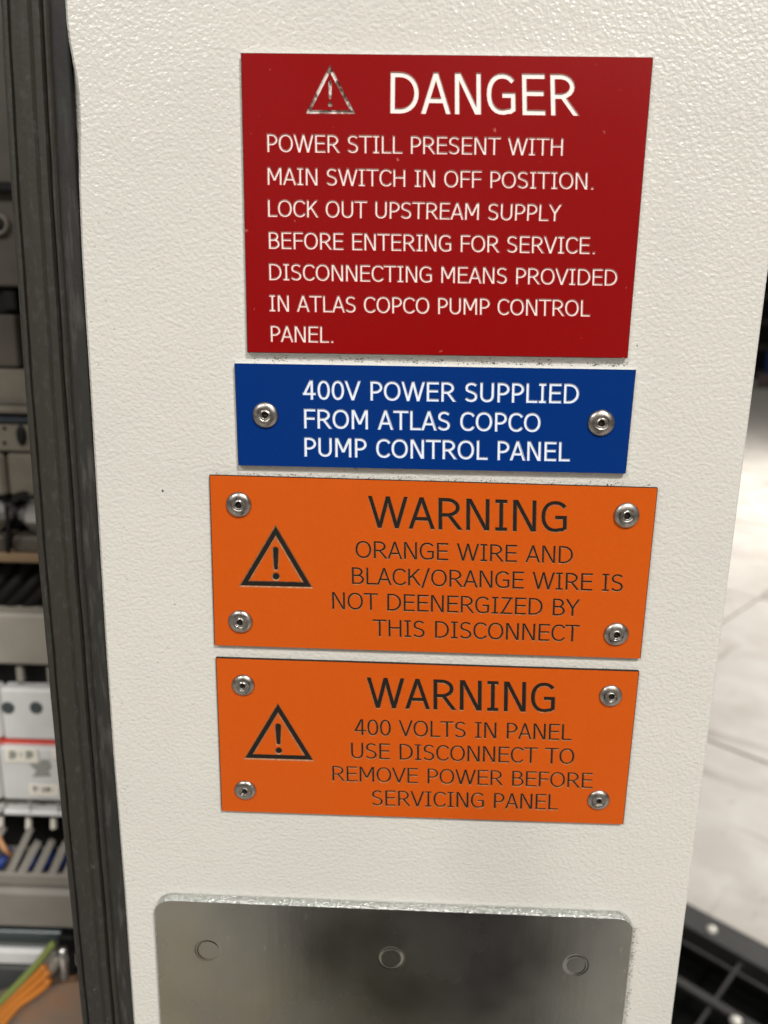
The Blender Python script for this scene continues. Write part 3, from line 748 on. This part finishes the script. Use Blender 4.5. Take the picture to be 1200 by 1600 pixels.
# contactors with metal covers
for k, (x0, x1, lb_) in enumerate(((-60, 6, 'silver covered contactor left of the thin black cable'), (17, 92, 'silver covered contactor right of the thin black cable, beside the seal'))):
    t = empty('contactor', pt((x0+x1)/2, 868, YC), lb_, 'contactor', 'contactors in the middle row'); o_ = t.location.copy()
    hbox(MB(), x0-6 if k else x0, x1, 708, 776, YC+.001, .05, .002).build('body', M_beige, t, o_)
    b = MB(); hbox(b, x0, x1, 783, 838, YC-.004, .04, .009); b.build('metal_cover', M_silver, t, o_)
    b = MB(); hbox(b, x0+1, x1-1, 839, 866, YC-.002, .04, .002); b.build('lower_cover', M_brown, t, o_)
    A = [pt(x0-1, 787, YC-.0045), pt(x0+1, 777, YC-.0045), pt(x0+6, 771, YC-.0045), pt(x0+17, 769, YC-.0045), pt(x0+26, 774, YC-.0045), pt(x0+10, 783, YC-.0045)]
    b = MB(); v = A+[a+V((0, .004, 0)) for a in A]; n = 6
    b.add(v, [tuple(range(6))]+[(i, (i+1) % 6, 6+(i+1) % 6, 6+i) for i in range(6)]); b.build('vent_opening', M_wblack, t, o_)
b = MB().tube(smooth_path([pt(10, 790, YC-.006), pt(12, 810, YC-.007), pt(13, 835, YC-.007), pt(12, 862, YC-.005)]), .0014)
o = b.build('thin_cable', M_dark, None, pt(14, 862, YC)); o['label'] = 'thin black cable running down between the two silver contactors'; o['category'] = 'cable'
# cable trough: tan lip, black diagonal cables
t = empty('cable_trough', pt(0, 960, YC), 'dark cable trough with a tan lip between contactors and grey duct', 'cable trough'); o_ = t.location.copy()
hbox(MB(), -420, 430, 866, 880, YC-.006, .03).build('lip', M_tanlip, t, o_)
hbox(MB(), -420, 430, 881, 958, YC+.03, .03).build('back', M_dark, t, o_)
for k in range(6):
    x_ = -90+k*28
    b = MB().tube(smooth_path([pt(x_-30, 985, YC+.022), pt(x_+10, 955, YC+.015), pt(x_+45, 925, YC+.012), pt(x_+75, 890, YC+.016), pt(x_+85, 870, YC+.02)]), .0042)
    o = b.build('black_cable', M_wblack, None, pt(x_, 960, YC)); o['label'] = ['leftmost', 'second', 'third', 'fourth', 'fifth', 'rightmost'][k]+' black cable slanting through the dark trough above the pale grey duct'; o['category'] = 'cable'; o['group'] = 'black cables in the trough'
# grey duct with fingers
t = empty('wire_duct', pt(0, 1065, YC), 'pale grey wiring duct cover above the row of breakers', 'wire duct'); o_ = t.location.copy()
hbox(MB(), -420, 430, 960, 1040, YC-.004, .05, .002).build('cover', M_duct, t, o_)
for x_ in (-62, -14, 30, 78): hbox(MB(), x_-5, x_+5, 1041, 1066, YC+.002, .004, .0005).build('finger', M_duct, t, o_)
hbox(MB(), -420, 430, 1020, 1100, YC+.0125, .02).build('back', M_dark, t, o_)  # black sheet added to darken the gaps around the fingers
# breakers, three poles each, 17.5 mm per pole
for k, (xa, xb) in enumerate(((-134, -1), (1.5, 134), (136, 268), (270, 402))):
    t = empty('circuit_breaker', pt((xa+xb)/2, 1280, YC), ['white circuit breaker cut by the left photo edge', 'white circuit breaker with red stripe and printed labels beside the black door seal', 'white circuit breaker hidden behind the black door seal', 'white circuit breaker hidden behind the cream door'][k], 'circuit breaker', 'white circuit breakers in a row'); o_ = t.location.copy()
    hbox(MB(), xa, xb, 1077, 1157, YC, .012, .0018).build('upper_housing', M_ltgrey, t, o_)
    hbox(MB(), xa, xb, 1158, 1168, YC-.0005, .06, .0004).build('red_stripe', M_redline, t, o_)
    hbox(MB(), xa, xb, 1169, 1250, YC-.006, .06, .0012).build('lower_housing', M_ltgrey, t, o_)
    hbox(MB(), xa+2, xb, 1251, 1266, YC+.006, .05, .0008).build('terminal_shelf', M_duct, t, o_)
    hbox(MB(), xa+2, xb, 1267, 1276, YC-.002, .05, .0015).build('terminal_lip', M_ltgrey, t, o_)
    for q in range(3):
        xx = xa+11+q*44
        MB().lathe(pt(xx, 1106, YC-.0001), True, [(.0044, 0), (.0043, .0003), (.0038, .0005), (.0006, .0006)], 18).build('screw_hole', M_teal, t, o_, smooth=True)
        MB().lathe(pt(xx+12, 1261, YC+.0058), True, [(.0030, 0), (.0028, .0002), (.0006, .0003)], 16).build('terminal_hole', M_dark, t, o_, smooth=True)
        if k: hbox(MB(), xx+33-.5, xx+33+.5, 1252, 1275, YC-.0025, .004, .0002).build('divider', M_ltgrey, t, o_)
    if k == 1:
        hbox(MB(), 7, 59, 1169.5, 1192, YC-.0072, .001, .0003).build('label', M_label, t, o_)
        flat_text('D8D', [(14, 1173), (14, 1186), (52, 1173), (52, 1185)], YC-.0076, .42, M_mark, t, o_)
        hbox(MB(), 80, 96, 1170, 1184, YC-.0072, .001, .0003).build('label', M_label, t, o_)
        P = [(46, 1194), (60, 1194), (64, 1187), (76, 1188), (80, 1200), (74, 1206), (80, 1213), (50, 1214), (57, 1205)]
        v = [pt(a, b, YC-.0066) for a, b in P]; v2 = [q+V((0, .0004, 0)) for q in v]; n = len(v)
        MB().add(v+v2, [tuple(range(n))]+[(i, (i+1) % n, n+(i+1) % n, n+i) for i in range(n)]).build('printed_mark', M_mark, t, o_)
        hbox(MB(), 45, 92, 1225, 1243, YC-.0072, .001, .0003).build('label', M_label, t, o_)
        flat_text('Y8108', [(51, 1229), (51, 1237), (85, 1230), (85, 1238)], YC-.0076, .3, M_ink, t, o_)
# ferrules and wires below the breakers
for k, x_ in enumerate((1, 45, 84)):
    hbox(MB(), x_-5, x_+5, 1281, 1294, YC+.006, .01, .0015)
    b = MB().tube([pt(x_, 1276, YC+.008), pt(x_, 1293, YC+.008)], [.0020, .0022], 12)
    o = b.build('ferrule', M_label, None, pt(x_, 1294, YC)); o['label'] = ['white ferrule at the photo edge below the breakers', 'white ferrule below the breakers, above the longest grey strip', 'white ferrule below the breakers next to the door seal'][k]; o['category'] = 'ferrule'; o['group'] = 'ferrules below the breakers'
t = empty('wire_duct', pt(0, 1450, YC), 'grey wiring duct with slanted fingers below the breakers', 'wire duct'); o_ = t.location.copy()
for k, (xa, ya, xb, yb, w_) in enumerate(((-40, 1368, 3, 1296, 7), (12, 1370, 46, 1298, 6.5), (30, 1370, 58, 1318, 7.5), (54, 1370, 80, 1316, 7), (79, 1370, 102, 1318, 7), (102, 1370, 124, 1318, 7))):
    pa_, pb_ = pt(xa, ya, YC+.002), pt(xb, yb, YC+.004); dd = (pb_-pa_).normalized(); nn_ = dd.cross(V((0, 1, 0)))*w_*.00038
    q = [pa_-nn_, pa_+nn_, pb_+nn_*.85, pb_-nn_*.85]; bk = [a+V((0, .003, 0)) for a in q]
    MB().add(q+bk, [(0, 1, 2, 3), (4, 7, 6, 5)]+[(i, 4+i, 4+(i+1) % 4, (i+1) % 4) for i in range(4)]).build('finger', M_wgrey, t, o_)
hbox(MB(), -420, 430, 1366, 1384, YC+.001, .004).build('base_strip', M_duct_lo, t, o_)
hbox(MB(), -420, 430, 1385, 1391, YC+.004, .05).build('groove', M_slate, t, o_)
hbox(MB(), -420, 430, 1392, 1452, YC-.003, .05, .003).build('cover', M_duct_lo, t, o_)
for k, x_ in enumerate((-2, 20, 45, 68, 91)):
    b = MB().tube(smooth_path([pt(x_-14, 1385, YC+.02), pt(x_-4, 1362, YC+.010), pt(x_+6, 1345, YC+.010), pt(x_+16, 1328, YC+.02)]), .0026)
    o = b.build('blue_wire', M_wblue, None, pt(x_, 1365, YC)); o['label'] = ['leftmost', 'second', 'third', 'fourth', 'rightmost'][k]+' short blue wire showing between slanted grey duct fingers'; o['category'] = 'wire'; o['group'] = 'blue wires in the grey duct'
b = MB().tube(smooth_path([pt(-6, 1290, YC+.006), pt(0, 1312, YC+.004), pt(9, 1328, YC+.003), pt(18, 1336, YC+.010)]), .0017)
o = b.build('peach_wire', M_wpeach, None, pt(0, 1330, YC)); o['label'] = 'peach coloured wire curving in at the photo edge below the breakers'; o['category'] = 'wire'
hbox(MB(), -420, 430, 1277, 1372, YC+.045, .01).build('trough_back', M_dark, t, o_)
# lower rail
t = empty('mounting_rail', pt(0, 1520, YC), 'pale metal mounting rail with a dark teal shadow strip below the lower grey duct', 'rail'); o_ = t.location.copy()
hbox(MB(), -420, 430, 1455, 1475, YC+.010, .03).build('rail_shadow', M_teal, t, o_)  # dark teal strip stands in for the shadow above the rail
hbox(MB(), -420, 430, 1476, 1485, YC+.006, .03).build('web', M_slate, t, o_)
hbox(MB(), -420, 430, 1486, 1509, YC+.002, .03, .002).build('lower_flange', M_ltgrey, t, o_)
hbox(MB(), -420, 430, 1511, 1600, YC+.02, .03, .002).build('base', M_slate, t, o_)
# wires
for nm, mt, pts_, r_, lb_, ct in (
    ('green_wire', M_wgreen, [(-30, 1596), (0, 1566), (30, 1536), (58, 1506), (72, 1488), (84, 1474)], .0026, 'green wire slanting up at the bottom left beside the orange wires', 'wire'),
    ('orange_wire', M_worange, [(-24, 1602), (12, 1563), (40, 1537), (64, 1515), (70, 1508)], .0031, 'upper orange wire next to the green wire', 'wire'),
    ('orange_wire', M_worange, [(-14, 1606), (22, 1566), (46, 1546), (70, 1524), (76, 1516)], .0029, 'middle orange wire between two other orange wires', 'wire'),
    ('orange_wire', M_worange, [(-4, 1610), (28, 1571), (52, 1554), (72, 1538), (76, 1530)], .0029, 'lowest orange wire above the brown grey cover', 'wire'),
    ('clear_sleeve', M_duct, [(60, 1512), (74, 1498), (86, 1484)], .0040, 'pale translucent grey sleeve on the end of the upper orange wire', 'sleeve'),
    ('clear_sleeve', M_duct, [(70, 1525), (82, 1510), (92, 1494)], .0044, 'pale grey sleeve on the end of the lower orange wires', 'sleeve')):
    dY = {'green_wire': -.012, 'orange_wire': -.010, 'clear_sleeve': -.006}[nm]
    b = MB().tube(smooth_path([pt(a, c_, YC+dY) for a, c_ in pts_]), r_)
    o = b.build(nm, mt, None, pt(pts_[0][0], pts_[0][1], YC), smooth=True); o['label'] = lb_; o['category'] = ct
    if nm == 'orange_wire': o['group'] = 'orange wires at the bottom left'
t = empty('terminal_post', pt(101, 1530, YC), 'shiny silver terminal post against a black gap beside the door seal', 'terminal post'); o_ = t.location.copy()
MB().tube([pt(98, 1481, YC-.010), pt(100, 1500, YC-.010), pt(102, 1528, YC-.010)], [.0026, .0026, .0026], 14).build('post', M_silver, t, o_, smooth=True)
hbox(MB(), 92, 118, 1462, 1534, YC+.001, .02).build('dark_gap', M_dark, t, o_)  # black box paints the dark gap around the post
t = empty('lower_cover', pt(40, 1640, YC), 'brown grey plastic cover at the bottom left under the orange wires', 'cover'); o_ = t.location.copy()
A = [pt(-140, 1620, YC-.006), pt(30, 1568, YC-.006), pt(76, 1542, YC-.006), pt(150, 1530, YC-.006), pt(170, 1700, YC-.006), pt(-140, 1700, YC-.006)]
v = A+[a+V((0, .02, 0)) for a in A]
MB().add(v, [tuple(range(6))]+[(i, (i+1) % 6, 6+(i+1) % 6, 6+i) for i in range(6)]).build('cover_sheet', M_mauve, t, o_)

# ================================================================== DIRT caught along the sign edges and the plate
b = MB()
def fleck(x, z, r):
    n = 5; a0 = random.uniform(0, 6); st = random.uniform(.5, 1)
    v = [(x+r*math.cos(a0+2*math.pi*k/n)*random.uniform(.6, 1.2), YD-.00006, z+r*st*math.sin(a0+2*math.pi*k/n)*random.uniform(.6, 1.2)) for k in range(n)]
    b.add(v, [tuple(range(n))[::-1]])
def band(p0, p1, n, spread, rmax, side=1):
    A, B_ = pt(*p0, YD), pt(*p1, YD)
    for i in range(n):
        t = random.random()
        if math.sin(t*37+p0[1])+math.sin(t*91) < random.uniform(-1.6, 1.2): continue
        d = abs(random.gauss(0, spread)); q = A.lerp(B_, t)
        fleck(q.x, q.z-side*d, random.uniform(.2, 1)**2*rmax)
band((390, 563), (980, 573), 900, .0006, .00026, -1)
band((390, 558), (980, 567), 300, .0005, .00022, 1)
band((375, 739), (975, 752), 420, .0006, .00022, 1)
band((335, 742), (1020, 762), 520, .0004, .00024, -1)
band((345, 1028), (990, 1048), 300, .0004, .00018, -1)
for i in range(260):
    t = random.random(); q = pt(990-15*t, 1450+150*t, YD)
    fleck(q.x+abs(random.gauss(0, .0006)), q.z, random.uniform(.3, 1)**2*.0003)
for i in range(60):
    q = pt(random.uniform(150, 1100), random.uniform(0, 1390), YD); fleck(q.x, q.z, random.uniform(.00006, .00018))
for i in range(60):
    t = random.random(); q = pt(128+t*65+random.uniform(2, 40), 330+1100*t, YD); fleck(q.x, q.z, random.uniform(.00006, .0002))
M_dirt = mat('dirt', (0.12, 0.10, 0.075), .8, var=[(300, (0.30, 0.27, 0.22), .45, .6)])
o = b.build('dirt_flecks', M_dirt, door, D0); o['kind'] = 'stuff'

# ================================================================== THE PERSON TAKING THE PHOTOGRAPH (seen as a dark shape in the metal plate)
M_skin = mat('skin', (0.50, 0.27, 0.18), .5); M_jacket = mat('dark_jacket', (0.018, 0.018, 0.020), .85, bump=[(300, .4, .001)])
M_trous = mat('dark_trousers', (0.020, 0.022, 0.030), .85, bump=[(400, .4, .001)]); M_shoe = mat('black_shoe', (.012, .011, .010), .4)
M_hair = mat('dark_hair', (.02, .014, .010), .6, bump=[(300, .8, .002, (1, 1, .1))])
PX, PY = .06, -.42
man = empty('person', (PX, PY, 0), 'person in long dark coat and dark trousers standing in front of the door', 'person'); PO = man.location.copy()
def skinned(name, chains, mt, lv=2, parent=man, org=PO):
    vs, es, rs = [], [], []; idx = {}
    for ch in chains:
        prev = None
        for x, y, z, r_ in ch:
            key = (round(x, 4), round(y, 4), round(z, 4))
            if key not in idx: idx[key] = len(vs); vs.append(V((x, y, z))); rs.append(r_ if isinstance(r_, tuple) else (r_, r_))
            if prev is not None: es.append((prev, idx[key]))
            prev = idx[key]
    me = bpy.data.meshes.new(name); me.from_pydata(vs, es, []); me.materials.append(mt)
    o = link(name, me, parent)
    if me.skin_vertices: sk = me.skin_vertices[0]
    md = o.modifiers.new('skin', 'SKIN'); md.use_smooth_shade = True
    for i, r_ in enumerate(rs): me.skin_vertices[0].data[i].radius = r_
    me.skin_vertices[0].data[0].use_root = True
    ss = o.modifiers.new('sub', 'SUBSURF'); ss.levels = ss.render_levels = lv
    return o
def hand(sx):
    w = V((sx*.13, .30, 1.22)); d = V((-sx*.25, .95, .12)).normalized(); s_ = V((0, .1, 1)).normalized()
    ch = [[(*w, .027), (*(w+d*.045), (.034, .018)), (*(w+d*.085), (.036, .014))]]
    for k in range(4):
        b0 = w+d*.085+s_*(.027-.018*k); L_ = (.070, .078, .072, .056)[k]; c_ = V((-sx*1, .2, -.1)).normalized()
        ch.append([(*(w+d*.085), (.036, .014)), (*b0, .0085), (*(b0+d*L_*.45+c_*.008), .0080), (*(b0+d*L_*.75+c_*.022), .0072), (*(b0+d*L_*.85+c_*.040), .0062)])
    b0 = w+d*.025+s_*.030
    ch.append([(*(w+d*.045), (.034, .018)), (*b0, .011), (*(b0+d*.025+s_*.020), .0095), (*(b0+d*.05+s_*.028), .0075)])
    return ch
skinned('body', [[(0, 0, 1.16, (.10, .07)), (0, .01, 1.36, (.09, .065)), (0, .025, 1.44, .052), (0, .045, 1.53, (.072, .085)), (0, .05, 1.60, (.076, .092)), (0, .04, 1.66, (.06, .075))],
                 [(0, .05, 1.60, (.076, .092)), (0, .135, 1.575, .016), (0, .142, 1.565, .012)]], M_skin)
for sx in (-1, 1):
    skinned('hand', hand(sx), M_skin, 1)
    skinned('eye', [[(sx*.031, .118, 1.605, .010), (sx*.031, .122, 1.605, .009)]], M_label, 1)
    skinned('ear', [[(sx*.076, .045, 1.60, (.008, .016)), (sx*.082, .04, 1.585, (.006, .012))]], M_skin, 1)
skinned('mouth', [[(-.022, .125, 1.535, .005), (0, .132, 1.534, .006), (.022, .125, 1.535, .005)]], M_mauve, 1)
skinned('hair', [[(0, -.005, 1.56, (.07, .06)), (0, .01, 1.64, (.083, .09)), (0, .05, 1.69, (.072, .06)), (0, .09, 1.685, (.05, .03))]], M_hair)
skinned('jacket', [[(0, 0, .40, (.215, .15)), (0, 0, .60, (.205, .14)), (0, 0, .84, (.185, .125)), (0, 0, .98, (.165, .11)), (0, 0, 1.12, (.165, .11)), (0, .005, 1.28, (.155, .105)), (0, .01, 1.38, (.10, .08)), (0, .02, 1.42, (.062, .06))]]
        + [[(0, .005, 1.28, (.155, .105)), (sx*.17, 0, 1.345, .066), (sx*.215, .02, 1.22, .054), (sx*.225, .07, 1.09, .048), (sx*.19, .18, 1.15, .042), (sx*.14, .27, 1.21, .034)] for sx in (-1, 1)], M_jacket)
skinned('trousers', [[(0, 0, .92, (.165, .11)), (0, 0, .85, (.165, .11))]]+[[(0, 0, .85, (.165, .11)), (sx*.095, 0, .74, .092), (sx*.11, .01, .48, .064), (sx*.115, -.01, .30, .060), (sx*.12, 0, .07, .052)] for sx in (-1, 1)], M_trous)
for sx in (-1, 1): skinned('shoe', [[(sx*.12, -.05, .045, .042), (sx*.122, .05, .042, (.045, .038)), (sx*.13, .17, .034, (.045, .028))]], M_shoe)
